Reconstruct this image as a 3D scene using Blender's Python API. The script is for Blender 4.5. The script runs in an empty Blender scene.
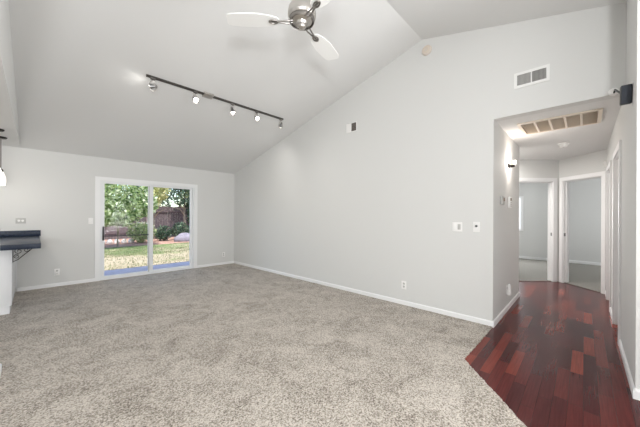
import bpy, bmesh, math, random
from mathutils import Vector, Matrix, noise
random.seed(7)
S = bpy.context.scene
COL = S.collection
PI = math.pi

# ------------------------------------------------------------------ camera
YAW, FPX, EYE = 0.8049, 274.69, 1.28
cam_data = bpy.data.cameras.new('camera')
cam_data.sensor_width = 36.0
cam_data.lens = FPX / 640 * 36.0
cam_data.shift_y = 2.2 / 640
cam_data.clip_start = 0.02
cam = bpy.data.objects.new('camera', cam_data)
COL.objects.link(cam)
cam.matrix_world = (Matrix.Translation((0, 0, EYE)) @ Matrix.Rotation(-YAW, 4, 'Z')
                    @ Matrix.Rotation(PI / 2, 4, 'X') @ Matrix.Rotation(0.005, 4, 'Z'))
S.camera = cam

# ------------------------------------------------------------------ colour management
S.view_settings.view_transform = 'Standard'
S.view_settings.look = 'None'
S.view_settings.gamma = 1.0
S.view_settings.exposure = 0.0
S.view_settings.use_curve_mapping = False

# ------------------------------------------------------------------ sky and sun
world = bpy.data.worlds.new('sky')
S.world = world
world.use_nodes = True
nt = world.node_tree
bg = nt.nodes['Background']
sky = nt.nodes.new('ShaderNodeTexSky')
sky.sky_type = 'NISHITA'
sky.sun_disc = False
sky.sun_elevation = math.radians(62)
sky.sun_rotation = math.radians(180)
sky.altitude = 50
nt.links.new(sky.outputs[0], bg.inputs[0])
bg.inputs[1].default_value = 0.48
world.cycles.sampling_method = 'NONE'
S.cycles.sample_clamp_indirect = 2.5

sun_d = bpy.data.lights.new('sun', 'SUN')
sun_d.energy = 7.2
sun_d.angle = math.radians(0.6)
sun_d.color = (1.0, 0.96, 0.90)
sun = bpy.data.objects.new('sun', sun_d)
COL.objects.link(sun)
sun.location = (0, -10, 20)
sun.rotation_euler = Vector((0.12, 0.36, -1.0)).to_track_quat('-Z', 'Y').to_euler()

def area(name, loc, direction, sx, sy, power, color):
    d = bpy.data.lights.new(name, 'AREA')
    d.shape = 'RECTANGLE'
    d.size, d.size_y = sx, sy
    d.energy = power
    d.color = color
    o = bpy.data.objects.new(name, d)
    COL.objects.link(o)
    o.location = loc
    o.rotation_euler = Vector(direction).to_track_quat('-Z', 'Z').to_euler()
    return o
# added fill: unseen area lights before the solid rear, kitchen and entry walls
area('rear_fill_light', (-1.1, -3.20, 1.35), (0, 1, 0.6), 4.2, 1.5, 116, (0.975, 0.99, 1.0))
area('kitchen_fill_light', (-3.75, 3.6, 1.40), (1, -0.1, 0.25), 3.4, 1.5, 40, (0.975, 0.99, 1.0))
area('entry_fill_light', (2.85, -1.9, 1.35), (-1, 0.35, 0.6), 1.8, 1.6, 190, (0.975, 0.99, 1.0))
area('photographer_softbox', (-0.5, -0.75, 1.42), (0.62, 0.70, 0.36), 0.36, 0.36, 66, (0.965, 0.985, 1.0))
area('bedroom_window_daylight', (10.15, 2.05, 1.4), (-1, 0, 0), 1.2, 1.0, 76, (0.96, 0.98, 1.0))
area('small_bedroom_daylight', (9.0, -2.3, 1.5), (0, 1, 0), 1.4, 1.1, 38, (0.96, 0.98, 1.0))

area('lobby_fill_light', (6.0, 1.25, 2.36), (0, 0, -1), 0.3, 0.3, 33, (1.0, 0.96, 0.92))  # unseen lamp added to brighten the hall, without a fitting
# ------------------------------------------------------------------ helpers
def lin(r, g, b):
    f = lambda v: (v / 255 / 12.92) if v / 255 <= 0.04045 else ((v / 255 + 0.055) / 1.055) ** 2.4
    return (f(r), f(g), f(b), 1.0)

def mat(name, rgb, rough=0.5, metal=0.0, bump=None, vary=None, spec=0.5, coat=0.0):
    """procedural Principled: optional noise bump (scale, strength) and colour variation (scale, amount)"""
    m = bpy.data.materials.new(name)
    m.use_nodes = True
    t = m.node_tree
    p = t.nodes['Principled BSDF']
    c = lin(*rgb)
    p.inputs['Base Color'].default_value = c
    p.inputs['Roughness'].default_value = rough
    p.inputs['Metallic'].default_value = metal
    p.inputs['Specular IOR Level'].default_value = spec
    p.inputs['Coat Weight'].default_value = coat
    tc = t.nodes.new('ShaderNodeTexCoord')
    if vary:
        n = t.nodes.new('ShaderNodeTexNoise')
        n.inputs['Scale'].default_value = vary[0]
        n.inputs['Detail'].default_value = 4
        t.links.new(tc.outputs['Object'], n.inputs['Vector'])
        r = t.nodes.new('ShaderNodeValToRGB')
        a = vary[1]
        r.color_ramp.elements[0].position = 0.3
        r.color_ramp.elements[1].position = 0.7
        r.color_ramp.elements[0].color = (c[0] * (1 - a), c[1] * (1 - a), c[2] * (1 - a), 1)
        r.color_ramp.elements[1].color = (min(1, c[0] * (1 + a)), min(1, c[1] * (1 + a)), min(1, c[2] * (1 + a)), 1)
        t.links.new(n.outputs['Fac'], r.inputs['Fac'])
        t.links.new(r.outputs['Color'], p.inputs['Base Color'])
    if bump:
        n = t.nodes.new('ShaderNodeTexNoise')
        n.inputs['Scale'].default_value = bump[0]
        n.inputs['Detail'].default_value = 3
        t.links.new(tc.outputs['Object'], n.inputs['Vector'])
        b = t.nodes.new('ShaderNodeBump')
        b.inputs['Strength'].default_value = bump[1]
        b.inputs['Distance'].default_value = 0.004
        t.links.new(n.outputs['Fac'], b.inputs['Height'])
        t.links.new(b.outputs['Normal'], p.inputs['Normal'])
    return m

def emit_mat(name, rgb, strength):
    m = bpy.data.materials.new(name)
    m.use_nodes = True
    p = m.node_tree.nodes['Principled BSDF']
    p.inputs['Base Color'].default_value = lin(*rgb)
    p.inputs['Emission Color'].default_value = lin(*rgb)
    p.inputs['Emission Strength'].default_value = strength
    m.cycles.emission_sampling = 'NONE'
    return m

class MB:
    """collects shapes into one mesh"""
    def __init__(self):
        self.bm = bmesh.new()
    def box(self, x0, x1, y0, y1, z0, z1, bevel=0.0, M=None):
        r = bmesh.ops.create_cube(self.bm, size=1.0)
        vs = r['verts']
        for v in vs:
            v.co = Vector(((x0 + x1) / 2 + v.co.x * (x1 - x0), (y0 + y1) / 2 + v.co.y * (y1 - y0),
                           (z0 + z1) / 2 + v.co.z * (z1 - z0)))
        if bevel:
            es = list({e for v in vs for e in v.link_edges})
            rr = bmesh.ops.bevel(self.bm, geom=es, offset=bevel, segments=2, affect='EDGES', profile=0.5)
            vs = list({v for f in rr['faces'] for v in f.verts} | {v for v in vs if v.is_valid})
        if M is not None:
            for v in vs:
                v.co = M @ v.co
        return self
    def cyl(self, p0, p1, r0, r1=None, seg=20):
        p0, p1 = Vector(p0), Vector(p1)
        r1 = r0 if r1 is None else r1
        d = p1 - p0
        r = bmesh.ops.create_cone(self.bm, cap_ends=True, segments=seg, radius1=r0, radius2=r1, depth=d.length)
        M = Matrix.Translation((p0 + p1) / 2) @ d.to_track_quat('Z', 'Y').to_matrix().to_4x4()
        for v in r['verts']:
            v.co = M @ v.co
        return self
    def tube(self, pts, r, seg=10, closed=False, taper=None):
        pts = [Vector(p) for p in pts]
        n = len(pts)
        rings = []
        up = Vector((0.0123, 0.0234, 1)).normalized()
        for i, p in enumerate(pts):
            a = pts[(i - 1) % n] if (closed or i > 0) else p
            b = pts[(i + 1) % n] if (closed or i < n - 1) else p
            t = (b - a).normalized()
            u = t.cross(up)
            if u.length < 1e-3:
                u = t.cross(Vector((1, 0, 0)))
            u.normalize()
            w = t.cross(u).normalized()
            rad = r if taper is None else taper[i]
            rings.append([self.bm.verts.new(p + rad * (math.cos(2 * PI * k / seg) * u + math.sin(2 * PI * k / seg) * w))
                          for k in range(seg)])
        for i in range(n if closed else n - 1):
            A, B = rings[i], rings[(i + 1) % n]
            for k in range(seg):
                self.bm.faces.new((A[k], A[(k + 1) % seg], B[(k + 1) % seg], B[k]))
        if not closed:
            self.bm.faces.new(rings[0][::-1])
            self.bm.faces.new(rings[-1])
        return self
    def lathe(self, prof, seg=32, M=None):
        """profile of (radius, z) revolved about the local Z axis"""
        rings = []
        M = M or Matrix()
        for r, z in prof:
            if r < 1e-6:
                rings.append([self.bm.verts.new(M @ Vector((0, 0, z)))])
            else:
                rings.append([self.bm.verts.new(M @ Vector((r * math.cos(2 * PI * k / seg), r * math.sin(2 * PI * k / seg), z)))
                              for k in range(seg)])
        for A, B in zip(rings, rings[1:]):
            for k in range(seg):
                k2 = (k + 1) % seg
                if len(A) == 1 and len(B) == 1:
                    continue
                if len(A) == 1:
                    self.bm.faces.new((A[0], B[k2], B[k]))
                elif len(B) == 1:
                    self.bm.faces.new((A[k], A[k2], B[0]))
                else:
                    self.bm.faces.new((A[k], A[k2], B[k2], B[k]))
        return self
    def prism(self, pts, origin, u, v, w):
        """polygon pts given along axes u and v, extruded by vector w"""
        o, u, v, w = Vector(origin), Vector(u), Vector(v), Vector(w)
        a = [self.bm.verts.new(o + u * p[0] + v * p[1]) for p in pts]
        b = [self.bm.verts.new(x.co + w) for x in a]
        n = len(a)
        self.bm.faces.new(a)
        self.bm.faces.new(b[::-1])
        for i in range(n):
            self.bm.faces.new((a[i], b[i], b[(i + 1) % n], a[(i + 1) % n]))
        return self
    def obj(self, name, m, parent=None, loc=(0, 0, 0), smooth=True, angle=35):
        bm = self.bm
        bmesh.ops.recalc_face_normals(bm, faces=bm.faces[:])
        big = [f for f in bm.faces if len(f.verts) > 4]
        if big:
            bmesh.ops.triangulate(bm, faces=big)
        me = bpy.data.meshes.new(name)
        bm.to_mesh(me)
        bm.free()
        me.materials.append(m)
        if smooth:
            me.polygons.foreach_set('use_smooth', [True] * len(me.polygons))
            me.set_sharp_from_angle(angle=math.radians(angle))
        o = bpy.data.objects.new(name, me)
        COL.objects.link(o)
        o.location = loc
        if parent:
            o.parent = parent
        return o

def struct(o):
    o['kind'] = 'structure'
    return o

def tag(o, label, cat, group=None, kind=None):
    o['label'] = label
    o['category'] = cat
    if group:
        o['group'] = group
    if kind:
        o['kind'] = kind
    return o

def thing(name, label, cat, loc=(0, 0, 0), rot=None, group=None):
    o = bpy.data.objects.new(name, None)
    COL.objects.link(o)
    o.empty_display_size = 0.1
    o.location = loc
    if rot is not None:
        o.rotation_euler = rot
    return tag(o, label, cat, group)

def copy_tree(o, parent=None):
    c = o.copy()
    COL.objects.link(c)
    if parent:
        c.parent = parent
    for ch in list(o.children):
        copy_tree(ch, c)
    return c

# ------------------------------------------------------------------ materials
M_WALL = mat('wall_paint', (221, 221, 219), 0.75, bump=(260, 0.12), spec=0.25)
M_CEIL = mat('ceiling_paint', (230, 230, 229), 0.85, bump=(200, 0.15), spec=0.2)
M_TRIM = mat('white_trim_paint', (244, 244, 244), 0.4)
M_VINYL = mat('white_vinyl', (240, 241, 242), 0.35)
M_PLATE = mat('white_plastic', (246, 245, 243), 0.4)
M_REG = mat('painted_register', (238, 238, 236), 0.6)
M_PLATE_GREY = mat('grey_plastic', (190, 189, 186), 0.5)
M_CREAM = mat('cream_enamel', (226, 214, 198), 0.45)
M_BEIGE = mat('aged_beige_plastic', (220, 209, 198), 0.5)
M_DUCT = mat('dusty_duct', (152, 136, 122), 0.9)
M_DARKDUCT = mat('dark_duct', (86, 85, 84), 0.9)
M_BLACK = mat('black_plastic', (38, 40, 44), 0.45)
M_SPKGRILLE = mat('speaker_cloth', (62, 66, 74), 0.8, bump=(900, 0.5))
M_NICKEL = mat('brushed_nickel', (205, 201, 196), 0.36, metal=1.0)
M_DKNICKEL = mat('dark_nickel', (150, 146, 142), 0.4, metal=1.0)
M_STEEL = mat('steel', (150, 150, 150), 0.35, metal=1.0)
M_BRONZE = mat('dark_bronze', (42, 36, 34), 0.4, metal=0.6)
M_TRACK = mat('grey_track', (96, 93, 90), 0.35, metal=0.8)
M_BLADE = mat('white_fan_blade', (244, 244, 242), 0.4)
M_CAB = mat('white_cabinet', (232, 233, 235), 0.4)
M_GRANITE = mat('dark_granite', (42, 51, 68), 0.3, vary=(60, 0.35), spec=0.2)
M_IRON = mat('wrought_iron', (60, 57, 55), 0.5, metal=0.5)
M_BULB = emit_mat('lit_bulb', (255, 250, 240), 9.0)
M_WARMBULB = emit_mat('warm_bulb', (255, 226, 190), 7.0)
M_LENS = mat('unlit_lens', (225, 222, 215), 0.15)
M_FROST = emit_mat('frosted_lit_glass', (255, 250, 242), 0.8)
M_SHADE = emit_mat('warm_lit_glass', (255, 238, 215), 0.7)

def glass_mat():
    m = bpy.data.materials.new('window_glass')
    m.use_nodes = True
    t = m.node_tree
    t.nodes.clear()
    out = t.nodes.new('ShaderNodeOutputMaterial')
    mx = t.nodes.new('ShaderNodeMixShader')
    tr = t.nodes.new('ShaderNodeBsdfTransparent')
    tr.inputs[0].default_value = (0.95, 0.965, 0.96, 1)
    gl = t.nodes.new('ShaderNodeBsdfGlossy')
    gl.inputs['Roughness'].default_value = 0.02
    fr = t.nodes.new('ShaderNodeFresnel')
    fr.inputs['IOR'].default_value = 1.15
    t.links.new(fr.outputs[0], mx.inputs[0])
    t.links.new(tr.outputs[0], mx.inputs[1])
    t.links.new(gl.outputs[0], mx.inputs[2])
    t.links.new(mx.outputs[0], out.inputs[0])
    return m
M_GLASS = glass_mat()

def node(t, typ, **kw):
    n = t.nodes.new(typ)
    for k, v in kw.items():
        setattr(n, k, v)
    return n

def math_node(t, op, a, b=None):
    n = t.nodes.new('ShaderNodeMath')
    n.operation = op
    for i, s in enumerate((a, b)):
        if s is None:
            continue
        if isinstance(s, (int, float)):
            n.inputs[i].default_value = s
        else:
            t.links.new(s, n.inputs[i])
    return n.outputs[0]

def ramp(t, fac, stops, interp='LINEAR'):
    r = t.nodes.new('ShaderNodeValToRGB')
    cr = r.color_ramp
    cr.interpolation = interp
    while len(cr.elements) < len(stops):
        cr.elements.new(0.5)
    for e, (p, c) in zip(cr.elements, stops):
        e.position = p
        e.color = lin(*c)
    t.links.new(fac, r.inputs[0])
    return r.outputs[0]

def carpet_mat(name, dark, mid, light, mottling=0.5):
    m = bpy.data.materials.new(name)
    m.use_nodes = True
    t = m.node_tree
    p = t.nodes['Principled BSDF']
    p.inputs['Roughness'].default_value = 1.0
    p.inputs['Specular IOR Level'].default_value = 0.05
    p.inputs['Sheen Weight'].default_value = 0.15
    tc = node(t, 'ShaderNodeTexCoord')
    n1 = node(t, 'ShaderNodeTexNoise')
    n1.inputs['Scale'].default_value = 100
    n1.inputs['Detail'].default_value = 2.5
    n1.inputs['Roughness'].default_value = 0.6
    t.links.new(tc.outputs['Object'], n1.inputs['Vector'])
    v = node(t, 'ShaderNodeTexVoronoi')
    v.inputs['Scale'].default_value = 120
    t.links.new(tc.outputs['Object'], v.inputs['Vector'])
    sep = node(t, 'ShaderNodeSeparateColor')
    t.links.new(v.outputs['Color'], sep.inputs[0])
    f = math_node(t, 'ADD', math_node(t, 'MULTIPLY', n1.outputs['Fac'], 0.72), math_node(t, 'MULTIPLY', sep.outputs[0], 0.28))
    n2 = node(t, 'ShaderNodeTexNoise')                     # pile pressed different ways by feet and the vacuum
    n2.inputs['Scale'].default_value = 3.4
    n2.inputs['Detail'].default_value = 3
    n2.inputs['Distortion'].default_value = 1.2
    t.links.new(tc.outputs['Object'], n2.inputs['Vector'])
    f2 = math_node(t, 'ADD', f, math_node(t, 'MULTIPLY', math_node(t, 'SUBTRACT', n2.outputs['Fac'], 0.5), 0.62 * mottling))
    c = ramp(t, f2, [(0.28, dark), (0.45, mid), (0.64, light)])
    t.links.new(c, p.inputs['Base Color'])
    b = node(t, 'ShaderNodeBump')
    b.inputs['Strength'].default_value = 0.55
    b.inputs['Distance'].default_value = 0.008
    t.links.new(f, b.inputs['Height'])
    t.links.new(b.outputs['Normal'], p.inputs['Normal'])
    return m
M_CARPET = carpet_mat('beige_frieze_carpet', (104, 94, 85), (164, 155, 144), (210, 202, 192))
M_BEDCARPET = carpet_mat('grey_bedroom_carpet', (108, 105, 99), (134, 131, 124), (158, 155, 148), 0.15)

def plank_mat():
    m = bpy.data.materials.new('red_cherry_planks')
    m.use_nodes = True
    t = m.node_tree
    p = t.nodes['Principled BSDF']
    tc = node(t, 'ShaderNodeTexCoord')
    s = node(t, 'ShaderNodeSeparateXYZ')
    t.links.new(tc.outputs['Object'], s.inputs[0])
    W, L = 0.078, 0.52
    yr = math_node(t, 'DIVIDE', s.outputs['Y'], W)
    row = math_node(t, 'FLOOR', yr)
    w1 = node(t, 'ShaderNodeTexWhiteNoise', noise_dimensions='1D')
    t.links.new(row, w1.inputs['W'])
    xr = math_node(t, 'ADD', math_node(t, 'DIVIDE', s.outputs['X'], L), math_node(t, 'MULTIPLY', w1.outputs['Value'], 7.0))
    colm = math_node(t, 'FLOOR', xr)
    cv = node(t, 'ShaderNodeCombineXYZ')
    t.links.new(row, cv.inputs[0])
    t.links.new(colm, cv.inputs[1])
    w2 = node(t, 'ShaderNodeTexWhiteNoise', noise_dimensions='2D')
    t.links.new(cv.outputs[0], w2.inputs['Vector'])
    base = ramp(t, w2.outputs['Value'], [(0.0, (72, 31, 32)), (0.35, (84, 35, 35)), (0.65, (98, 41, 38)), (0.85, (120, 51, 43)), (1.0, (146, 68, 54))])
    mp = node(t, 'ShaderNodeMapping')
    mp.inputs['Scale'].default_value = (5, 110, 1)
    t.links.new(tc.outputs['Object'], mp.inputs['Vector'])
    add = node(t, 'ShaderNodeVectorMath')
    add.operation = 'ADD'
    t.links.new(mp.outputs[0], add.inputs[0])
    t.links.new(w2.outputs['Color'], add.inputs[1])
    g = node(t, 'ShaderNodeTexNoise')
    g.inputs['Scale'].default_value = 1.0
    g.inputs['Detail'].default_value = 4
    t.links.new(add.outputs[0], g.inputs['Vector'])
    grain = ramp(t, g.outputs['Fac'], [(0.3, (215, 210, 210)), (0.7, (255, 255, 255))])
    mul = node(t, 'ShaderNodeMix', data_type='RGBA', blend_type='MULTIPLY')
    mul.inputs[0].default_value = 1.0
    t.links.new(base, mul.inputs[6])
    t.links.new(grain, mul.inputs[7])
    fy = math_node(t, 'FRACT', yr)
    fx = math_node(t, 'FRACT', xr)
    ey = math_node(t, 'MINIMUM', fy, math_node(t, 'SUBTRACT', 1.0, fy))
    ex = math_node(t, 'MINIMUM', fx, math_node(t, 'SUBTRACT', 1.0, fx))
    seam = math_node(t, 'MAXIMUM', math_node(t, 'LESS_THAN', ey, 0.012), math_node(t, 'LESS_THAN', ex, 0.0022))
    dk = node(t, 'ShaderNodeMix', data_type='RGBA')
    t.links.new(seam, dk.inputs[0])
    t.links.new(mul.outputs[2], dk.inputs[6])
    dk.inputs[7].default_value = lin(38, 16, 16)
    t.links.new(dk.outputs[2], p.inputs['Base Color'])
    p.inputs['Roughness'].default_value = 0.2
    p.inputs['Specular IOR Level'].default_value = 0.17
    return m
M_WOOD = plank_mat()

def ground_mat(name, stops, scale, rough=1.0, bump=0.6, drift=0.0):
    m = bpy.data.materials.new(name)
    m.use_nodes = True
    t = m.node_tree
    p = t.nodes['Principled BSDF']
    p.inputs['Roughness'].default_value = rough
    p.inputs['Specular IOR Level'].default_value = 0.1
    tc = node(t, 'ShaderNodeTexCoord')
    n = node(t, 'ShaderNodeTexNoise')
    n.inputs['Scale'].default_value = scale
    n.inputs['Detail'].default_value = 8
    n.inputs['Roughness'].default_value = 0.65
    t.links.new(tc.outputs['Object'], n.inputs['Vector'])
    fac = n.outputs['Fac']
    if drift:                                              # the grass grows thinner towards the paving
        sp = node(t, 'ShaderNodeSeparateXYZ')
        t.links.new(tc.outputs['Object'], sp.inputs[0])
        fac = math_node(t, 'ADD', fac, math_node(t, 'MULTIPLY', math_node(t, 'SUBTRACT', 10.8, sp.outputs['Y']), drift))
    t.links.new(ramp(t, fac, stops), p.inputs['Base Color'])
    n2 = node(t, 'ShaderNodeTexNoise')
    n2.inputs['Scale'].default_value = 40
    t.links.new(tc.outputs['Object'], n2.inputs['Vector'])
    b = node(t, 'ShaderNodeBump')
    b.inputs['Strength'].default_value = bump
    b.inputs['Distance'].default_value = 0.02
    t.links.new(n2.outputs['Fac'], b.inputs['Height'])
    t.links.new(b.outputs['Normal'], p.inputs['Normal'])
    return m

def leaf_mat(name, stops, trans=0.35):
    m = bpy.data.materials.new(name)
    m.use_nodes = True
    t = m.node_tree
    out = t.nodes['Material Output']
    p = t.nodes['Principled BSDF']
    p.inputs['Roughness'].default_value = 0.5
    g = node(t, 'ShaderNodeNewGeometry')
    c = ramp(t, g.outputs['Random Per Island'], stops)
    t.links.new(c, p.inputs['Base Color'])
    tl = node(t, 'ShaderNodeBsdfTranslucent')
    t.links.new(c, tl.inputs['Color'])
    mx = node(t, 'ShaderNodeMixShader')
    mx.inputs[0].default_value = trans
    t.links.new(p.outputs[0], mx.inputs[1])
    t.links.new(tl.outputs[0], mx.inputs[2])
    t.links.new(mx.outputs[0], out.inputs[0])
    return m

# ------------------------------------------------------------------ room measures
XR, YB, YE, YH = 3.674, 6.691, 0.757, -0.265      # gable wall, slider wall, hall left wall, hall right wall
ZE, ZH, RY, RZ = 2.375, 2.405, 1.61, 3.699        # eave, hall ceiling, ridge
SL = (RZ - ZE) / (YB - RY)
YR = RY - (YB - RY)                               # the far eave behind the photographer
XS = -0.165                                       # where the vault stops over the kitchen side
XC, YW = 2.945, -3.40
s2 = math.sqrt(0.5)
ceil_z = lambda y: RZ - SL * abs(y - RY)
Zv = (0, 0, 1)

# ------------------------------------------------------------------ walls
w = MB().prism([(YB, 0), (YB, ZE), (RY, RZ), (YH, ceil_z(YH)), (YH, ZH), (YE, ZH), (YE, 0)],
               (XR, 0, 0), (0, 1, 0), Zv, (0.12, 0, 0)).obj('wall_gable', M_WALL, smooth=False)
struct(w)
# slider wall with its opening
DX0, DX1, DZ = 0.865, 2.64, 1.945
struct(MB().prism([(-4.0, 0), (-4.0, 2.5), (XR + 0.12, 2.5), (XR + 0.12, 0), (DX1, 0), (DX1, DZ), (DX0, DZ), (DX0, 0)],
                  (0, YB, 0), (1, 0, 0), Zv, (0, 0.15, 0)).obj('wall_back', M_WALL, smooth=False))
# left wall of the hall
struct(MB().prism([(XR + 0.12, 0), (5.42, 0), (5.42, ZH), (XR + 0.12, ZH)], (0, YE, 0), (1, 0, 0), Zv,
                  (0, 0.12, 0)).obj('wall_hall_left', M_WALL, smooth=False))
struct(MB().box(5.30, 5.42, YE + 0.12, 2.2, 0, ZH).obj('wall_hall_return', M_WALL, smooth=False))
# right wall of the hall, running on towards the room, with two doorways
N1, N2, F1, F2, DH = 4.09, 4.83, 5.44, 6.16, 1.985
struct(MB().prism([(XC, 0), (XC, ceil_z(YH)), (XR, ceil_z(YH)), (XR, ZH), (6.62, ZH), (6.62, 0), (F2, 0), (F2, DH), (F1, DH), (F1, 0),
                   (N2, 0), (N2, DH), (N1, DH), (N1, 0)], (0, YH, 0), (1, 0, 0), Zv, (0, -0.12, 0)).obj('wall_hall_right', M_WALL, smooth=False))
struct(MB().prism([(YH - 0.12, 0), (YH - 0.12, ceil_z(YH - .12)), (YW, ceil_z(YW)), (YW, 0)], (XC, 0, 0), (0, 1, 0), Zv,
                  (0.12, 0, 0)).obj('wall_entry', M_WALL, smooth=False))
# two walls meeting in a vee at the end of the hall, one doorway in each
VX, VY = 7.2, 0.36
def vee(name, u, nrm, d0, d1, length):
    struct(MB().prism([(0, 0), (0, ZH), (length, ZH), (length, 0), (d1, 0), (d1, DH), (d0, DH), (d0, 0)], (VX, VY, 0), u, Zv,
                      Vector(nrm) * 0.11).obj(name, M_WALL, smooth=False))
UA, NA = Vector((-s2, s2, 0)), Vector((s2, s2, 0))
UB, NB = Vector((-s2, -s2, 0)), Vector((s2, -s2, 0))
vee('wall_hall_end_left', UA, NA, 0.115, 0.86, 2.55)
vee('wall_hall_end_right', UB, NB, 0.085, 0.822, 0.9)
# bedrooms beyond
XF = 10.3
struct(MB().prism([(-2.6, 0), (-2.6, ZH), (5.0, ZH), (5.0, 0), (0.38, 0), (0.38, 0.85), (1.36, 0.85), (1.36, 1.90), (2.6, 1.90), (2.6, 0.85), (0.38, 0.849), (0.38, 0)][:4],
                  (XF, 0, 0), (0, 1, 0), Zv, (0.12, 0, 0)).obj('wall_bedroom_far', M_WALL, smooth=False))
struct(MB().box(7.36, XF, VY - 0.05, VY + 0.05, 0, ZH).obj('wall_bedroom_partition', M_WALL, smooth=False))
struct(MB().box(5.30, XF, 3.9, 4.02, 0, ZH).obj('wall_bedroom_left', M_WALL, smooth=False))
struct(MB().box(5.30, 5.42, 2.2, 3.9, 0, ZH).obj('wall_bedroom_near', M_WALL, smooth=False))
struct(MB().box(6.66, XF, -2.6, -2.48, 0, ZH).obj('wall_bedroom_right', M_WALL, smooth=False))
struct(MB().box(6.62, 6.74, -2.48, YH - 0.13, 0, ZH).obj('wall_bedroom_side', M_WALL, smooth=False))
# the part of the house behind the photographer
struct(MB().prism([(-4.0, 0), (-4.0, 2.5), (XC + 0.12, 2.5), (XC + 0.12, 0)], (0, YW, 0), (1, 0, 0), Zv, (0, -0.15, 0)).obj('wall_rear', M_WALL, smooth=False))
struct(MB().prism([(YW, 0), (YW, 2.5), (YB, 2.5), (YB, 0)], (-4.0, 0, 0), (0, 1, 0), Zv, (-0.15, 0, 0)).obj('wall_kitchen', M_WALL, smooth=False))
# upright gable above the flat kitchen ceiling
struct(MB().prism([(YB, ZE), (RY, RZ), (YR, ZE)], (XS, 0, 0), (0, 1, 0), Zv, (-0.1, 0, 0)).obj('wall_soffit', M_CEIL, smooth=False))
# short pony wall at the near end of the kitchen side
struct(MB().box(-0.30, -0.192, 3.22, 3.40, 0, 1.08).obj('wall_pony', M_CAB, smooth=False))

# ------------------------------------------------------------------ ceilings (the roof above keeps the sun out)
struct(MB().prism([(YB + 0.66, ZE - SL * 0.66), (YB + 0.66, ZE - SL * 0.66 + 0.2), (RY, RZ + 0.2), (YR - 0.4, ZE - SL * 0.4 + 0.2), (YR - 0.4, ZE - SL * 0.4), (RY, RZ)],
                  (XS - 0.1, 0, 0), (0, 1, 0), Zv, (XR + 0.12 - XS + 0.1, 0, 0)).obj('ceiling', M_CEIL, smooth=False))
struct(MB().box(-4.15, XS - 0.1, YW - 0.15, YB + 0.66, ZE, ZE + 0.2).obj('ceiling_kitchen', M_CEIL, smooth=False))
struct(MB().box(XR + 0.12, XF + 0.12, -2.6, 4.02, ZH, ZH + 0.2).obj('ceiling_hall', M_CEIL, smooth=False))

# ------------------------------------------------------------------ floors
struct(MB().prism([(2.16, 0.34), (2.66, 0.80), (3.66, 0.80), (XR + 0.06, YE + 0.02), (5.36, YE + 0.02), (5.36, 2.2), (VX + 0.04 - 1.8, VY + 1.84), (VX + 0.04, VY), (6.60, YH - 0.05), (N1 - .3, YH - 0.05),
                   (XC + 0.05, YH - .05), (XC + 0.05, YW), (1.2, YW), (1.2, -0.56)],
                  (0, 0, 0), (1, 0, 0), (0, 1, 0), (0, 0, -0.1)).obj('floor_hardwood', M_WOOD, smooth=False))
# carpet, its free edge slightly ragged where it is turned under against the wood
edge = []
corner = [(XR, YE + 0.0), (2.662, 0.768), (2.075, 0.255), (1.26, -0.47), (1.26, YW)]
for (ax, ay), (bx, by) in zip(corner, corner[1:]):
    d = math.hypot(bx - ax, by - ay)
    n = max(1, int(d / 0.018))
    for i in range(n):
        f = i / n
        j = random.uniform(-0.005, 0.005) if ax < 3.6 or i > 3 else 0
        edge.append((ax + (bx - ax) * f + j * (by - ay) / d, ay + (by - ay) * f - j * (bx - ax) / d))
edge.append(corner[-1])
struct(MB().prism(edge + [(-4.0, YW), (-4.0, YB + .02), (XR, YB + .02)], (0, 0, 0.012), (1, 0, 0), (0, 1, 0), (0, 0, -0.09)).obj('floor_carpet', M_CARPET, smooth=False))
struct(MB().prism([(VX + 0.03, VY), (5.36, VY + 1.87), (5.36, 4.0), (XF, 4.0), (XF, -2.55), (6.58, -2.55), (6.58, YH)],
                  (0, 0, 0.01), (1, 0, 0), (0, 1, 0), (0, 0, -0.09)).obj('floor_bedroom', M_BEDCARPET, smooth=False))

# ------------------------------------------------------------------ baseboards
def baseboard(name, a, b, nrm, h=0.072, t=0.013, z=0.0):
    a, b, nrm = Vector((*a, z)), Vector((*b, z)), Vector((*nrm, 0))
    u = (b - a).normalized()
    struct(MB().prism([(0, 0), (t, 0), (t, h - 0.012), (t * 0.45, h), (0, h)], a, nrm, Zv, b - a).obj(name, M_TRIM, smooth=False))
baseboard('baseboard_gable', (XR, YE - 0.013), (XR, YB), (-1, 0))
baseboard('baseboard_back', (2.706, YB), (XR, YB), (0, -1))
baseboard('baseboard_back_left', (-0.19, YB), (0.796, YB), (0, -1))
baseboard('baseboard_hall_left', (XR - 0.0, YE), (5.42, YE), (0, -1))
baseboard('baseboard_hall_right', (XC - 0.013, YH), (N1 - 0.065, YH), (0, 1))
baseboard('baseboard_hall_right_middle', (N2 + 0.065, YH), (F1 - 0.065, YH), (0, 1))
baseboard('baseboard_hall_right_far', (F2 + 0.065, YH), (6.50, YH), (0, 1))
baseboard('baseboard_entry', (XC, YH - 0.0), (XC, YW), (-1, 0))
baseboard('baseboard_bedroom_left', (XF, VY + 0.05), (XF, 3.9), (-1, 0), 0.085)
baseboard('baseboard_bedroom_right', (XF, -2.48), (XF, VY - 0.05), (-1, 0), 0.085)
baseboard('baseboard_pony', (-0.192, 3.207), (-0.192, 3.40), (1, 0), 0.075)

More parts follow.
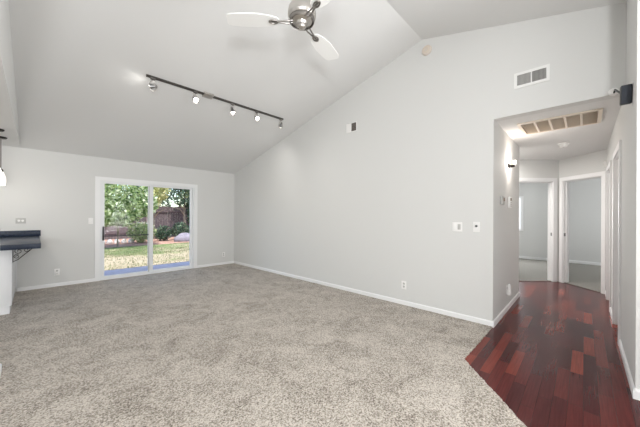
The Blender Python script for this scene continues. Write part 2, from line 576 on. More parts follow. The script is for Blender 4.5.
# ------------------------------------------------------------------ hall doorways
def doorway(idx, origin, u, nrm, d0, d1, depth, slab=None, strike=None, hall=Vector((0, 0, 0))):
    """door_<n>: casing on the hall side (-nrm), lined jamb through the wall (+nrm), stop"""
    origin, u, nrm = Vector(origin), Vector(u), Vector(nrm)
    root = bpy.data.objects.new('door_%d' % idx, None)
    COL.objects.link(root)
    root.location = origin + u * (d0 + d1) / 2
    struct(root)
    o = -u * (d0 + d1) / 2
    cw, ct = 0.062, 0.016
    a, b, h = d0, d1, DH
    MB().prism([(a - cw, 0), (a - cw, h + cw), (b + cw, h + cw), (b + cw, 0), (b - 0.006, 0), (b - 0.006, h - 0.006), (a + 0.006, h - 0.006), (a + 0.006, 0)],
               o - nrm * 0.0, u, Zv, -nrm * ct).obj('casing', M_TRIM, root, smooth=False)
    MB().prism([(a, 0), (a, h), (b, h), (b, 0), (b - 0.016, 0), (b - 0.016, h - 0.016), (a + 0.016, h - 0.016), (a + 0.016, 0)],
               o + nrm * 0.0002, u, Zv, nrm * (depth + 0.002)).obj('jamb', M_TRIM, root, smooth=False)
    if slab is None:
        MB().prism([(a + .016, 0), (a + .016, h - .016), (b - .016, h - .016), (b - .016, 0), (b - 0.028, 0), (b - 0.028, h - 0.028), (a + 0.028, h - 0.028), (a + 0.028, 0)],
                   o + nrm * (depth * 0.42), u, Zv, nrm * 0.035).obj('door_stop', M_TRIM, root, smooth=False)
    else:
        sl = MB().prism([(a + 0.018, 0.012), (a + 0.018, h - 0.018), (b - 0.018, h - 0.018), (b - 0.018, 0.012)], o + nrm * (depth - 0.036), u, Zv, nrm * 0.034).obj('door_slab', M_TRIM, root, smooth=False)
        k = o + u * (b - 0.08) + Vector((0, 0, 0.93)) + nrm * (depth - 0.036)
        MB().cyl(k, k - nrm * 0.03, 0.011).lathe([(0, 0), (0.018, 0.002), (0.026, 0.014), (0.024, 0.028), (0.0, 0.034)], 16,
            Matrix.Translation(k - nrm * 0.025) @ (-nrm).to_track_quat('Z', 'Y').to_matrix().to_4x4()).obj('knob', M_NICKEL, sl)
    if strike is not None:
        side = o + u * (a + 0.016) + Vector((0, 0, strike)) + nrm * (depth * 0.22)
        MB().prism([(-0.015, -0.03), (0.015, -0.03), (0.015, 0.03), (-0.015, 0.03)], side - u * .0005, nrm, Zv, u * 0.0025).obj('strike_plate', M_STEEL, root, smooth=False)
    return root
doorway(2, (VX, VY, 0), UA, NA, 0.115, 0.86, 0.11, strike=0.935)
doorway(3, (VX, VY, 0), UB, NB, 0.085, 0.822, 0.11, strike=0.935)
doorway(4, (0, YH, 0), (1, 0, 0), (0, -1, 0), N1, N2, 0.12, slab=True)
doorway(5, (0, YH, 0), (1, 0, 0), (0, -1, 0), F1, F2, 0.12, slab=True)

# bedroom window seen through the left doorway
win = bpy.data.objects.new('window_1', None)
COL.objects.link(win)
win.location = (XF, 2.0, 1.375)
struct(win)
MB().prism([(-0.67, -0.53), (0.67, -0.53), (0.67, 0.53), (-0.67, 0.53)], (-0.02, 0, 0), (0, 1, 0), Zv, (0.018, 0, 0)).obj('frame', M_TRIM, win, smooth=False)
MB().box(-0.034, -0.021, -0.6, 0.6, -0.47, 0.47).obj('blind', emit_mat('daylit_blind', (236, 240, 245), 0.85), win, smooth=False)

# ------------------------------------------------------------------ sliding patio door
sd = bpy.data.objects.new('door_1', None)
COL.objects.link(sd)
sd.location = (0, YB, 0)
struct(sd)
def frame_pts(a, b, z0, z1, c):
    return a, b, z0, z1, c
def rect_frame(x0, x1, z0, z1, wl, wr, wt, wb, y0, y1):
    m = MB()
    o = [(x0, z0), (x1, z0), (x1, z1), (x0, z1)]
    i = [(x0 + wl, z0 + wb), (x1 - wr, z0 + wb), (x1 - wr, z1 - wt), (x0 + wl, z1 - wt)]
    vo0 = [m.bm.verts.new((x, y0, z)) for x, z in o]; vi0 = [m.bm.verts.new((x, y0, z)) for x, z in i]
    vo1 = [m.bm.verts.new((x, y1, z)) for x, z in o]; vi1 = [m.bm.verts.new((x, y1, z)) for x, z in i]
    for k in range(4):
        q = (k + 1) % 4
        m.bm.faces.new((vo0[k], vo0[q], vi0[q], vi0[k]))
        m.bm.faces.new((vo1[k], vi1[k], vi1[q], vo1[q]))
        m.bm.faces.new((vo0[k], vo1[k], vo1[q], vo0[q]))
        m.bm.faces.new((vi0[k], vi0[q], vi1[q], vi1[k]))
    return m
MB().prism([(0.796, 0), (0.796, 2.006), (2.706, 2.006), (2.706, 0), (2.634, 0), (2.634, 1.938), (0.870, 1.938), (0.870, 0)],
           (0, 0, 0), (1, 0, 0), Zv, (0, -0.016, 0)).obj('casing', M_TRIM, sd, smooth=False)
rect_frame(DX0, DX1, 0.0, DZ, 0.03, 0.03, 0.03, 0.045, 0.004, 0.115).obj('frame', M_VINYL, sd, smooth=False)
def panel(x0, x1, y0, y1, wl, wr, nm):
    p = rect_frame(x0, x1, 0.04, 1.918, wl, wr, 0.03, 0.045, y0, y1).obj(nm, M_VINYL, sd, smooth=False)
    MB().box(x0 + wl - .004, x1 - wr + .004, (y0 + y1) / 2 - 0.004, (y0 + y1) / 2 + 0.004, 0.08, 1.892).obj('glass_pane', M_GLASS, p, smooth=False)
    return p
pl = panel(0.893, 1.735, 0.016, 0.052, 0.05, 0.05, 'sliding_panel')
panel(1.70, 2.612, 0.062, 0.098, 0.09, 0.045, 'fixed_panel')
MB().box(0.912, 0.934, -0.022, 0.017, 0.78, 1.05, 0.006).obj('handle', M_BLACK, pl)['label'] = 'dark pull handle'
MB().box(0.938, 1.69, 0.004, 0.014, 0.850, 0.868, 0.002).obj('security_bar', M_BLACK, pl)['label'] = 'dark security bar'
MB().box(1.689, 1.702, 0.003, 0.018, 0.07, 1.90).obj('meeting_seal', M_PLATE_GREY, pl, smooth=False)

# ------------------------------------------------------------------ small wall fittings
def facing(nrm):
    """rotation: local Z points out of the wall, local Y is up"""
    n = Vector(nrm).normalized()
    z = Vector((0, 0, 1))
    x = z.cross(n).normalized()
    return Matrix((x, z, n)).transposed().to_euler()
WX, WB, WHL = facing((-1, 0, 0)), facing((0, -1, 0)), facing((0, -1, 0))

def switch_plate(name, label, loc, rot, gangs):
    t = thing(name, label, 'light switch', loc, rot)
    wd = 0.07 + 0.046 * (gangs - 1)
    MB().box(-wd / 2, wd / 2, -0.0575, 0.0575, 0, 0.006, 0.002).obj('plate', M_PLATE, t)
    for g in range(gangs):
        x = (g - (gangs - 1) / 2) * 0.046
        MB().box(x - 0.017, x + 0.017, -0.034, 0.034, 0.006, 0.010, 0.0015).obj('rocker', M_PLATE_GREY if gangs == 2 and g == 1 else M_PLATE, t)
    return t
def outlet(name, label, loc, rot, group=None):
    t = thing(name, label, 'outlet', loc, rot, group)
    MB().box(-0.036, 0.036, -0.0575, 0.0575, 0, 0.006, 0.002).obj('plate', M_PLATE, t)
    for y in (-0.02, 0.02):
        s = MB().lathe([(0.0, 0.008), (0.0145, 0.008), (0.0165, 0.006), (0.0165, 0.0)], 18, Matrix.Translation((0, y, 0))).obj('socket', M_PLATE_GREY, t)
    return t
switch_plate('light_switch', 'white double light switch on the long gable wall, left of the dimmer', (XR, 1.145, 1.15), WX, 2)
t = thing('dimmer_switch', 'white single dimmer plate with dark knob nearest the hall opening', 'light switch', (XR, 0.930, 1.155), WX)
MB().box(-0.036, 0.036, -0.0605, 0.0605, 0, 0.006, 0.002).obj('plate', M_PLATE, t)
MB().cyl((0, 0.01, 0.005), (0, 0.01, 0.022), 0.014, 0.012).obj('knob', M_BLACK, t)['label'] = 'small dark knob'
outlet('wall_outlet', 'white outlet low on the long gable wall below the switches', (XR, 1.857, 0.293), WX)
outlet('wall_outlet', 'white outlet low on the slider wall, right of the patio door', (3.38, YB, 0.27), WB)
t = outlet('wall_outlet', 'white outlet with plug low on the slider wall, left of the patio door', (0.28, YB, 0.265), WB)
switch_plate('light_switch', 'white single switch plate just left of the patio door casing', (0.735, YB, 1.16), WB, 1)
t = thing('counter_outlet', 'grey metal outlet plate on the wall above the dark counter', 'outlet', (-0.155, YB, 1.172), WB)
MB().box(-0.058, 0.058, -0.045, 0.045, 0, 0.006, 0.002).obj('plate', M_PLATE_GREY, t)
for x in (-0.021, 0.021):
    MB().lathe([(0.0, 0.009), (0.0145, 0.009), (0.0165, 0.006), (0.0165, 0.0)], 18, Matrix.Translation((x, 0, 0))).obj('socket', M_PLATE, t)
tp = thing('plug_in_adapter', 'white plug adapter sitting in the outlet left of patio door', 'plug', (0.28, YB - 0.008, 0.245), WB)
MB().box(-0.022, 0.022, -0.03, 0.03, 0, 0.035, 0.006).obj('body', M_PLATE, tp)
MB().box(-0.008, 0.008, 0.0, 0.01, 0.035, 0.04, 0.001).obj('indicator', M_PLATE_GREY, tp)

# supply register high over the hall opening
t = thing('supply_register', 'white double supply register on the gable wall above the hall opening', 'vent', (XR, 0.412, 2.771), WX)
def ring(x0, x1, y0, y1, wd, z0, z1, mullions=()):
    m = MB()
    o = [(x0, y0), (x1, y0), (x1, y1), (x0, y1)]
    i = [(x0 + wd, y0 + wd), (x1 - wd, y0 + wd), (x1 - wd, y1 - wd), (x0 + wd, y1 - wd)]
    V = lambda pts, z: [m.bm.verts.new((x, y, z)) for x, y in pts]
    a, b, c, d = V(o, z0), V(i, z0), V(o, z1), V(i, z1)
    for k in range(4):
        q = (k + 1) % 4
        for f in ((a[k], a[q], b[q], b[k]), (c[k], d[k], d[q], c[q]), (a[k], c[k], c[q], a[q]), (b[k], b[q], d[q], d[k])):
            m.bm.faces.new(f)
    return m
ring(-0.152, 0.152, -0.084, 0.084, 0.028, 0, 0.009).obj('frame', M_REG, t, smooth=False)
MB().box(-0.126, 0.126, -0.058, 0.058, 0.0005, 0.002).obj('duct_backing', M_DARKDUCT, t, smooth=False)
MB().box(-0.0045, 0.0045, -0.058, 0.058, 0.002, 0.0095).obj('mullion', M_PLATE, t, smooth=False)
for sgn in (-1, 1):
    m = MB()
    for k in range(11):
        x = sgn * (0.013 + k * 0.0105)
        m.box(-0.001, 0.001, -0.057, 0.057, -0.005, 0.003, M=Matrix.Translation((x, 0, 0.006)) @ Matrix.Rotation(sgn * 0.85, 4, 'Y'))
    m.obj('louvers', M_PLATE_GREY, t, smooth=False)['label'] = 'slanted grey louvers'
# small vent half way up the gable wall
t = thing('wall_vent', 'small white vent with a dark grille alone in mid gable wall', 'vent', (XR, 2.805, 2.757), WX)
MB().box(-0.115, 0.105, -0.075, 0.075, 0, 0.008, 0.002).obj('plate', M_PLATE, t)
MB().box(0.0, 0.095, -0.066, 0.066, 0.008, 0.011).obj('grille', M_DARKDUCT, t, smooth=False)
m = MB()
for k in range(6):
    y = -0.052 + k * 0.021
    m.box(0.002, 0.093, y - 0.002, y + 0.002, 0.011, 0.014)
m.obj('louvers', M_DUCT, t, smooth=False)
# round detector under the ridge
t = thing('round_detector', 'round aged beige detector on the gable wall just under the ridge', 'detector', (XR, 1.541, 3.522), WX)
MB().lathe([(0, 0), (0.066, 0), (0.066, 0.014), (0.058, 0.026), (0.036, 0.032), (0, 0.033)], 32).obj('body', M_BEIGE, t)
MB().lathe([(0.030, 0.032), (0.034, 0.037), (0.040, 0.037), (0.043, 0.031)], 32).obj('vent_ring', M_CREAM, t)

# ------------------------------------------------------------------ hall fittings
# return air grille in the hall ceiling
t = thing('return_air_grille', 'long cream return air grille with five bays in the hall ceiling', 'vent', (4.335, 0.228, ZH), (PI, 0, 0))
ring(-0.285, 0.285, -0.365, 0.365, 0.032, 0, 0.016).obj('frame', M_CREAM, t, smooth=False)
MB().box(-0.255, 0.255, -0.335, 0.335, 0.0005, 0.002).obj('duct_backing', M_DUCT, t, smooth=False)
for k in range(1, 5):
    y = -0.335 + k * 0.134
    MB().box(-0.254, 0.254, y - 0.010, y + 0.010, 0.002, 0.015).obj('divider', M_CREAM, t, smooth=False)
for k in range(5):
    m = MB()
    yc = -0.268 + k * 0.134
    for j in range(20):
        x = -0.24 + j * 0.0253
        m.box(-0.007, 0.007, yc - 0.057, yc + 0.057, -0.0008, 0.0008, M=Matrix.Translation((x, 0, 0.0085)) @ Matrix.Rotation(0.75, 4, 'Y'))
    m.obj('louvers', M_CREAM, t, smooth=False)
# smoke detector
t = thing('smoke_detector', 'round white smoke detector on the hall ceiling behind the grille', 'smoke detector', (5.60, 0.232, ZH), (PI, 0, 0))
MB().lathe([(0, 0), (0.07, 0), (0.072, 0.012), (0.066, 0.02), (0, 0.02)], 32).obj('base', M_PLATE, t)
MB().lathe([(0.05, 0.02), (0.054, 0.040), (0.044, 0.056), (0.0, 0.06)], 32).obj('cover', M_PLATE, t)
MB().cyl((0.02, 0, 0.056), (0.02, 0, 0.061), 0.01, seg=14).obj('test_button', M_PLATE_GREY, t)
# wall sconce with an up and down beam
t = thing('wall_sconce', 'small dark metal sconce glowing warm on the left hall wall', 'sconce', (4.55, YE, 1.985), WHL)
MB().box(-0.045, 0.045, -0.025, 0.025, 0, 0.012, 0.004).obj('backplate', M_BRONZE, t)
MB().tube([(0, -0.005, 0.01), (0, -0.008, 0.03), (0, -0.005, 0.05)], 0.008).obj('arm', M_BRONZE, t)
MB().lathe([(0.022, -0.006), (0.030, 0.02), (0.034, 0.06), (0.032, 0.06), (0.028, 0.02), (0.020, -0.004)], 28,
           Matrix.Translation((0, 0, 0.05)) @ Matrix.Rotation(-PI / 2, 4, 'X')).obj('glass_shade', M_SHADE, t)
MB().lathe([(0, -0.026), (0.018, -0.024), (0.030, -0.012), (0.031, 0.004), (0, 0.004)], 24,
           Matrix.Translation((0, 0, 0.05)) @ Matrix.Rotation(-PI / 2, 4, 'X')).obj('cup', M_BRONZE, t)
MB().box(0.045, 0.09, -0.016, 0.016, 0.012, 0.05, 0.006).obj('switch_housing', M_BRONZE, t)
def lamp(name, typ, loc, power, color, radius=0.03, direction=None, angle=90, blend=0.6):
    d = bpy.data.lights.new(name, typ)
    d.energy = power
    d.color = color
    d.shadow_soft_size = radius
    if typ == 'SPOT':
        d.spot_size = math.radians(angle)
        d.spot_blend = blend
    o = bpy.data.objects.new(name, d)
    COL.objects.link(o)
    o.location = loc
    if direction is not None:
        o.rotation_euler = Vector(direction).to_track_quat('-Z', 'Y').to_euler()
    return o
lamp('sconce_lamp_up', 'SPOT', (4.55, YE - 0.05, 2.07), 2.2, (1, 0.84, 0.68), 0.02, (0, 0.12, 1), 120, 0.8)
lamp('sconce_lamp_down', 'SPOT', (4.55, YE - 0.05, 1.94), 1.5, (1, 0.86, 0.7), 0.02, (0, 0.2, -1), 60, 0.8)
lamp('sconce_glow', 'POINT', (4.55, YE - 0.10, 2.02), 8, (1, 0.92, 0.84), 0.06)
# thermostat and intercom on the left hall wall
t = thing('thermostat', 'pale grey thermostat on the left hall wall nearest the corner', 'thermostat', (4.10, YE, 1.485), WHL)
MB().box(-0.075, 0.075, -0.05, 0.05, 0, 0.03, 0.01).obj('body', M_PLATE_GREY, t)
MB().box(-0.04, 0.04, -0.012, 0.03, 0.03, 0.032, 0.001).obj('display', M_DUCT, t)
t = thing('alarm_keypad', 'upright white alarm keypad below the sconce, right of the thermostat', 'keypad', (4.56, YE, 1.478), WHL)
MB().box(-0.055, 0.055, -0.075, 0.075, 0, 0.028, 0.006).obj('body', M_PLATE, t)
MB().box(-0.04, 0.04, 0.02, 0.06, 0.028, 0.031, 0.001).obj('display', M_DUCT, t)
for r in range(3):
    for c in range(3):
        MB().box(-0.036 + c * 0.026, -0.016 + c * 0.026, -0.06 + r * 0.024, -0.044 + r * 0.024, 0.028, 0.031, 0.001).obj('key', M_PLATE_GREY, t)
outlet('wall_outlet', 'white outlet low on the left hall wall behind the night light', (4.45, YE, 0.29), WHL)
t = thing('night_light', 'white plug-in night light in the left hall wall outlet', 'night light', (4.45, YE - 0.008, 0.265), WHL)
MB().box(-0.028, 0.028, -0.045, 0.025, 0, 0.045, 0.008).obj('body', M_PLATE, t)
MB().lathe([(0.0, 0.0), (0.02, 0.0), (0.022, 0.03), (0.016, 0.075), (0.0, 0.085)], 20, Matrix.Translation((0, 0.022, 0.024)) @ Matrix.Rotation(-PI / 2, 4, 'X')).obj('shade', M_PLATE, t)
# sensor in the far corner of the hall
t = thing('motion_sensor', 'small white corner sensor above the right end doorway', 'sensor', (6.52, YH, 2.16), facing((0, 1, 0)))
MB().box(-0.028, 0.028, -0.04, 0.04, 0, 0.035, 0.008).obj('body', M_PLATE, t)
MB().box(-0.02, 0.02, -0.03, 0.005, 0.035, 0.039, 0.002).obj('lens', M_LENS, t)
# surround speaker at the corner of the hall opening
t = thing('wall_speaker', 'small black satellite speaker on a bracket beside the hall opening', 'speaker', (XR, -0.190, 2.425))
MB().lathe([(0, 0), (0.034, 0), (0.036, 0.010), (0.030, 0.022), (0.016, 0.030), (0.0, 0.032)], 24, Matrix.Rotation(-PI / 2, 4, 'Y')).obj('mount', M_PLATE, t)['label'] = 'round white mount'
MB().tube([(-0.012, 0, -0.02), (-0.06, -0.006, 0.0), (-0.20, -0.02, -0.07), (-0.38, -0.034, -0.155), (-0.43, -0.036, -0.175)], 0.007).obj('arm', M_BLACK, t)
R_ = Matrix.Translation((-0.475, -0.041, -0.19)) @ Matrix.Rotation(math.radians(2), 4, 'Z') @ Matrix.Rotation(math.radians(-10), 4, 'Y')
MB().box(-0.035, 0.030, -0.030, 0.030, -0.072, 0.072, 0.006, M=R_).obj('cabinet', M_BLACK, t)
gr = MB().box(-0.041, -0.0352, -0.026, 0.026, -0.067, 0.067, 0.002, M=R_).obj('grille', M_SPKGRILLE, t)

# ------------------------------------------------------------------ ceiling fan
FX, FY, FZ = 1.458, RY, 2.81
fan = thing('ceiling_fan', 'brushed nickel ceiling fan with three white blades below the ridge', 'ceiling fan', (FX, FY, FZ))
MB().lathe([(0, RZ - FZ + 0.012), (0.07, RZ - FZ - 0.004), (0.068, RZ - FZ - 0.03), (0.03, RZ - FZ - 0.085), (0.0, RZ - FZ - 0.085)], 32).obj('canopy', M_NICKEL, fan)
MB().cyl((0, 0, 0.15), (0, 0, RZ - FZ - 0.08), 0.0125).obj('downrod', M_NICKEL, fan)
MB().lathe([(0, 0.175), (0.035, 0.172), (0.045, 0.15), (0.088, 0.128), (0.106, 0.10), (0.112, 0.07), (0.112, 0.045), (0.108, 0.03), (0.100, 0.022), (0.0, 0.022)], 48).obj('motor_housing', M_NICKEL, fan)
MB().lathe([(0.097, 0.024), (0.1, 0.008), (0.098, -0.004), (0.092, -0.010), (0.089, -0.006), (0.089, 0.02)], 48).obj('trim_ring', M_DKNICKEL, fan)['label'] = 'dark nickel ring'
MB().lathe([(0.0, 0.022), (0.082, 0.022), (0.080, 0.0), (0.062, -0.004), (0.045, -0.010), (0.036, -0.026), (0.0, -0.026)], 40).obj('rotor_plate', M_NICKEL, fan)
MB().lathe([(0.034, -0.02), (0.034, -0.036), (0.028, -0.05), (0.015, -0.058), (0.0, -0.06)], 32).obj('bottom_cap', M_NICKEL, fan)
prof = [(0.178, -0.020), (0.20, -0.042), (0.26, -0.064), (0.36, -0.078), (0.48, -0.077), (0.56, -0.068), (0.582, -0.058), (0.592, -0.042),
        (0.578, 0.045), (0.566, 0.058), (0.545, 0.066), (0.48, 0.075), (0.36, 0.078), (0.26, 0.064), (0.20, 0.042), (0.178, 0.020)]
for ang in (136, 256, 16):
    Rz = Matrix.Rotation(math.radians(ang), 4, 'Z')
    P_ = Rz @ Matrix.Translation((0, 0, 0.0)) @ Matrix.Rotation(math.radians(-2), 4, 'X')
    b = MB()
    b.prism(prof, (0, 0, -0.003), (1, 0, 0), (0, 1, 0), (0, 0, 0.007))
    for v in b.bm.verts:
        v.co = P_ @ v.co
    bl = b.obj('blade', M_BLADE, fan, smooth=False)
    k = MB()
    k.tube([(0.07, -0.014, 0.0), (0.11, -0.016, -0.008), (0.15, -0.010, -0.008), (0.19, -0.006, -0.008)], 0.006, 8)
    k.tube([(0.07, 0.014, 0.0), (0.11, 0.016, -0.008), (0.15, 0.010, -0.008), (0.19, 0.006, -0.008)], 0.006, 8)
    lp = [(0.222 + 0.034 * math.cos(a), 0.019 * math.sin(a), -0.008) for a in [2 * PI * i / 20 for i in range(20)]]
    k.tube(lp, 0.0065, 8, closed=True)
    k.cyl((0.200, 0, -0.012), (0.200, 0, 0.0), 0.007, seg=12).cyl((0.245, 0, -0.012), (0.245, 0, 0.0), 0.007, seg=12)
    k.box(0.19, 0.256, -0.006, 0.006, -0.010, -0.004)
    for v in k.bm.verts:
        v.co = P_ @ v.co
    k.obj('blade_bracket', M_DKNICKEL, bl)

# ------------------------------------------------------------------ track light
TY, TZ = 4.03, ceil_z(4.03)
tilt = math.atan(SL)
tr = thing('track_light', 'dark track light bar with five small spotlights on the sloped ceiling', 'track light', (0, TY, TZ))
n_ = Vector((0, -SL, -1)).normalized()                     # away from the ceiling
Rt = Matrix.Rotation(-tilt, 4, 'X')
MB().box(0.98, 3.187, -0.017, 0.017, -0.022, 0.0, 0.003, M=Rt).obj('track', M_TRACK, tr)
MB().box(1.71, 1.85, -0.05, 0.05, -0.032, 0.0, 0.004, M=Rt).obj('power_feed', M_NICKEL, tr)
heads = [(1.055, (-0.8, 0.55, -0.12), False), (1.596, (-0.05, -0.75, -0.6), True), (2.173, (0.15, -0.1, -1.0), True),
         (2.618, (0.0, -0.85, -0.55), True), (3.133, (0.12, 0.72, -0.75), False)]
for x, d, lit in heads:
    base = n_ * 0.022 + Vector((x, 0, 0))
    d = Vector(d).normalized()
    drop = 0.105
    c = base + Vector((0, 0, -drop))
    hd = MB().box(-0.028, 0.028, -0.016, 0.016, -0.018, 0.0, 0.004, M=Matrix.Translation(base) @ Rt)
    hd.cyl(base, base + Vector((0, 0, -0.042)), 0.006, seg=10)
    hd = hd.obj('lamp_head', M_DKNICKEL, tr)
    ell = [c + Vector((0.040 * math.cos(a), 0, 0.064 * math.sin(a))) for a in [2 * PI * i / 28 for i in range(28)]]
    MB().tube(ell, 0.0055, 8, closed=True).obj('gimbal_ring', M_NICKEL, hd)
    Q = Matrix.Translation(c) @ d.to_track_quat('Z', 'Y').to_matrix().to_4x4()
    MB().lathe([(0, -0.05), (0.014, -0.05), (0.017, -0.02), (0.033, 0.022), (0.035, 0.03), (0.033, 0.03), (0.0, 0.012)], 24, Q).obj('reflector', M_STEEL, hd)
    MB().lathe([(0.0325, 0.028), (0.026, 0.036), (0.0, 0.042)], 24, Q).obj('bulb', M_BULB, hd)
    wp = Vector((0, TY, TZ)) + c + d * 0.06
    lamp('track_spot', 'SPOT', wp, (14 if x > 2 else 1.0) if not lit else (38 if x < 2.5 and x > 2 else 7), (1, 0.97, 0.93), 0.03, d, 112 if x > 3 else 160, 1.0)

# ------------------------------------------------------------------ kitchen side: peninsula, counter, pendants
CB, CF = 5.25, YB
cab = thing('peninsula_cabinet', 'white peninsula cabinet under the dark counter at left edge', 'cabinet', (-0.5, 5.97, 0.012))
MB().box(-0.30, 0.296, -0.715, 0.72, 0.10, 0.838, 0.003).obj('body', M_CAB, cab)
MB().box(-0.26, 0.285, -0.70, 0.72, 0.0, 0.10).obj('toe_kick', M_CAB, cab, smooth=False)
MB().box(-0.27, 0.27, -0.722, -0.715, 0.14, 0.80, 0.002).obj('end_panel', M_CAB, cab)
MB().box(0.296, 0.304, -0.722, -0.66, 0.10, 0.83, 0.001).obj('corner_stile', M_CAB, cab)
MB().box(0.296, 0.304, 0.655, 0.72, 0.05, 0.83, 0.001).obj('wall_stile', M_CAB, cab)
ct = thing('countertop', 'dark blue-grey granite counter with low backsplash at left edge', 'countertop', (-0.36, 5.84, 0.850))
MB().box(-0.52, 0.42, -0.90, 0.850, 0.0, 0.064, 0.006).obj('slab', M_GRANITE, ct)
MB().box(-0.52, 0.436, 0.825, 0.850, 0.064, 0.160, 0.003).obj('backsplash', M_GRANITE, ct)
# scrolled iron bracket under the overhang
br = thing('shelf_bracket', 'scrolled dark iron bracket under the counter overhang', 'bracket', (-0.196, 5.36, 0.850))
MB().box(0.0, 0.008, -0.014, 0.014, -0.20, 0.0).obj('wall_bar', M_IRON, br, smooth=False)
MB().box(0.008, 0.205, -0.014, 0.014, -0.008, 0.0).obj('top_bar', M_IRON, br, smooth=False)
def spiral(cx, cz, r0, r1, a0, turns, n=26):
    return [(cx + (r0 + (r1 - r0) * i / n) * math.cos(a0 + turns * 2 * PI * i / n), 0, cz + (r0 + (r1 - r0) * i / n) * math.sin(a0 + turns * 2 * PI * i / n)) for i in range(n + 1)]
MB().tube([(0.006, 0, -0.19), (0.05, 0, -0.165), (0.10, 0, -0.11), (0.15, 0, -0.06), (0.195, 0, -0.01)], 0.005, 8).obj('brace', M_IRON, br)
for (cx, cz, r, a0, tn) in ((0.055, -0.055, 0.045, 0.5, 1.5), (0.125, -0.045, 0.033, 2.5, -1.5), (0.038, -0.125, 0.030, 1.0, 1.4)):
    MB().tube(spiral(cx, cz, r, 0.008, a0, tn), 0.004, 8).obj('scroll', M_IRON, br)

def pendant(x, y, label):
    t = thing('pendant_lamp', label, 'pendant lamp', (x, y, ZE), None, None)
    MB().lathe([(0, 0.0), (0.063, 0.0), (0.063, -0.012), (0.05, -0.022), (0.0, -0.024)], 32).obj('canopy', M_BRONZE, t)
    MB().cyl((0, 0, -0.02), (0, 0, -0.46), 0.009, seg=14).obj('rod', M_DKNICKEL, t)
    MB().lathe([(0, -0.45), (0.018, -0.452), (0.026, -0.47), (0.028, -0.50), (0.0, -0.50)], 20).obj('socket_cap', M_BRONZE, t)
    MB().lathe([(0.026, -0.49), (0.036, -0.52), (0.050, -0.57), (0.054, -0.62), (0.048, -0.68), (0.044, -0.68), (0.050, -0.62), (0.046, -0.57), (0.032, -0.524), (0.024, -0.496)], 32).obj('glass_shade', M_FROST, t)
    MB().lathe([(0, -0.49), (0.014, -0.50), (0.028, -0.57), (0.022, -0.60), (0, -0.612)], 20).obj('bulb', M_BULB, t)
    lamp('pendant_light', 'POINT', (x, y, ZE - 0.72), 5, (1, 0.93, 0.84), 0.05)
    return t
pendant(-0.335, 5.97, 'lit glass pendant lamp on a rod over the counter, nearer the patio wall')
pendant(-0.335, 5.45, 'dark round canopy of the nearer pendant at the left picture edge')

# ------------------------------------------------------------------ garden
G = -0.06
M_CONC = ground_mat('patio_concrete', [(0.3, (182, 172, 178)), (0.7, (206, 194, 200))], 3, 0.9, 0.15)
M_LAWN = ground_mat('patchy_lawn', drift=0.045, stops= [(0.30, (94, 114, 70)), (0.42, (128, 134, 94)), (0.52, (160, 147, 122)), (0.75, (174, 160, 140))], scale=0.55)
M_MULCH = ground_mat('red_bark_mulch', [(0.3, (128, 96, 84)), (0.55, (174, 138, 122)), (0.75, (200, 174, 158))], 6)
M_EARTH = ground_mat('dry_earth', [(0.3, (150, 128, 104)), (0.7, (196, 172, 146))], 2)
struct(MB().box(-6, 12, YB + 0.15, 8.12, -0.2, -0.04).obj('patio_slab', M_CONC, smooth=False))
struct(MB().box(-40, 60, 8.12, 70, -0.3, G - 0.03).obj('ground', M_EARTH, smooth=False))
struct(MB().box(-14, 24, 8.12, 13.9, -0.25, G).obj('lawn', M_LAWN, smooth=False))
struct(MB().box(-14, 24, 13.9, 18.4, -0.25, G + 0.005).obj('mulch_bed', M_MULCH, smooth=False))
struct(MB().box(-6, 12, 8.12, 8.20, -0.25, G + 0.012).obj('dark_edge_strip', mat('mottled_dark_brown', (72, 64, 56), 1.0, vary=(14, 0.5), bump=(20, 0.8)), smooth=False))  # mottled dark brown strip between the patio slab and the lawn
# grass: short blades
gb = MB()
for i in range(26000):
    y = 8.14 + 5.7 * random.random() ** 1.2
    x = -1.0 + random.random() * 8.0
    nz = noise.noise(Vector((x * 0.6, y * 0.6, 3.1)))
    if (nz < -0.05 or y < 10.6) and random.random() < 0.7:
        continue
    a = random.random() * 2 * PI
    h = random.uniform(0.02, 0.055)
    wv = 0.008
    dx, dy = math.cos(a) * wv, math.sin(a) * wv
    lx, ly = random.uniform(-0.02, 0.02), random.uniform(-0.02, 0.02)
    gb.bm.faces.new((gb.bm.verts.new((x - dx, y - dy, G)), gb.bm.verts.new((x + dx, y + dy, G)), gb.bm.verts.new((x + lx, y + ly, G + h))))
M_GRASS = leaf_mat('grass_blades', [(0.0, (98, 116, 66)), (0.5, (130, 134, 94)), (1.0, (168, 156, 130))], 0.3)
tag(gb.obj('lawn_grass', M_GRASS, smooth=False), 'patchy short grass of the sunlit lawn beyond the patio', 'grass', kind='stuff')

# fence
M_FENCE = mat('weathered_fence_wood', (102, 88, 90), 0.9, vary=(7, 0.35), bump=(40, 0.5))
M_POST = mat('pale_fence_post', (176, 158, 150), 0.9, vary=(9, 0.2))
FYY = 18.5
fe = thing('garden_fence', 'brown weathered board fence at the back of the garden', 'fence', (3.5, FYY, G))
fb = MB()
x = -9.0
while x < 13.0:
    wd = random.uniform(0.135, 0.15)
    h = 1.86 + random.uniform(-0.03, 0.03)
    fb.box(x, x + wd - 0.008, -0.012 + random.uniform(0, 0.006), 0.012, 0.0, h)
    x += wd
fb.obj('board_panel', M_FENCE, fe, smooth=False)
for z in (0.35, 1.55):
    MB().box(-9, 13, -0.06, -0.014, z - 0.045, z + 0.045).obj('rail', M_FENCE, fe, smooth=False)
for k in range(9):
    px = -8.6 + k * 2.42
    MB().box(px - 0.05, px + 0.05, -0.11, -0.02, 0, 1.9).obj('post', M_POST, fe, smooth=False)

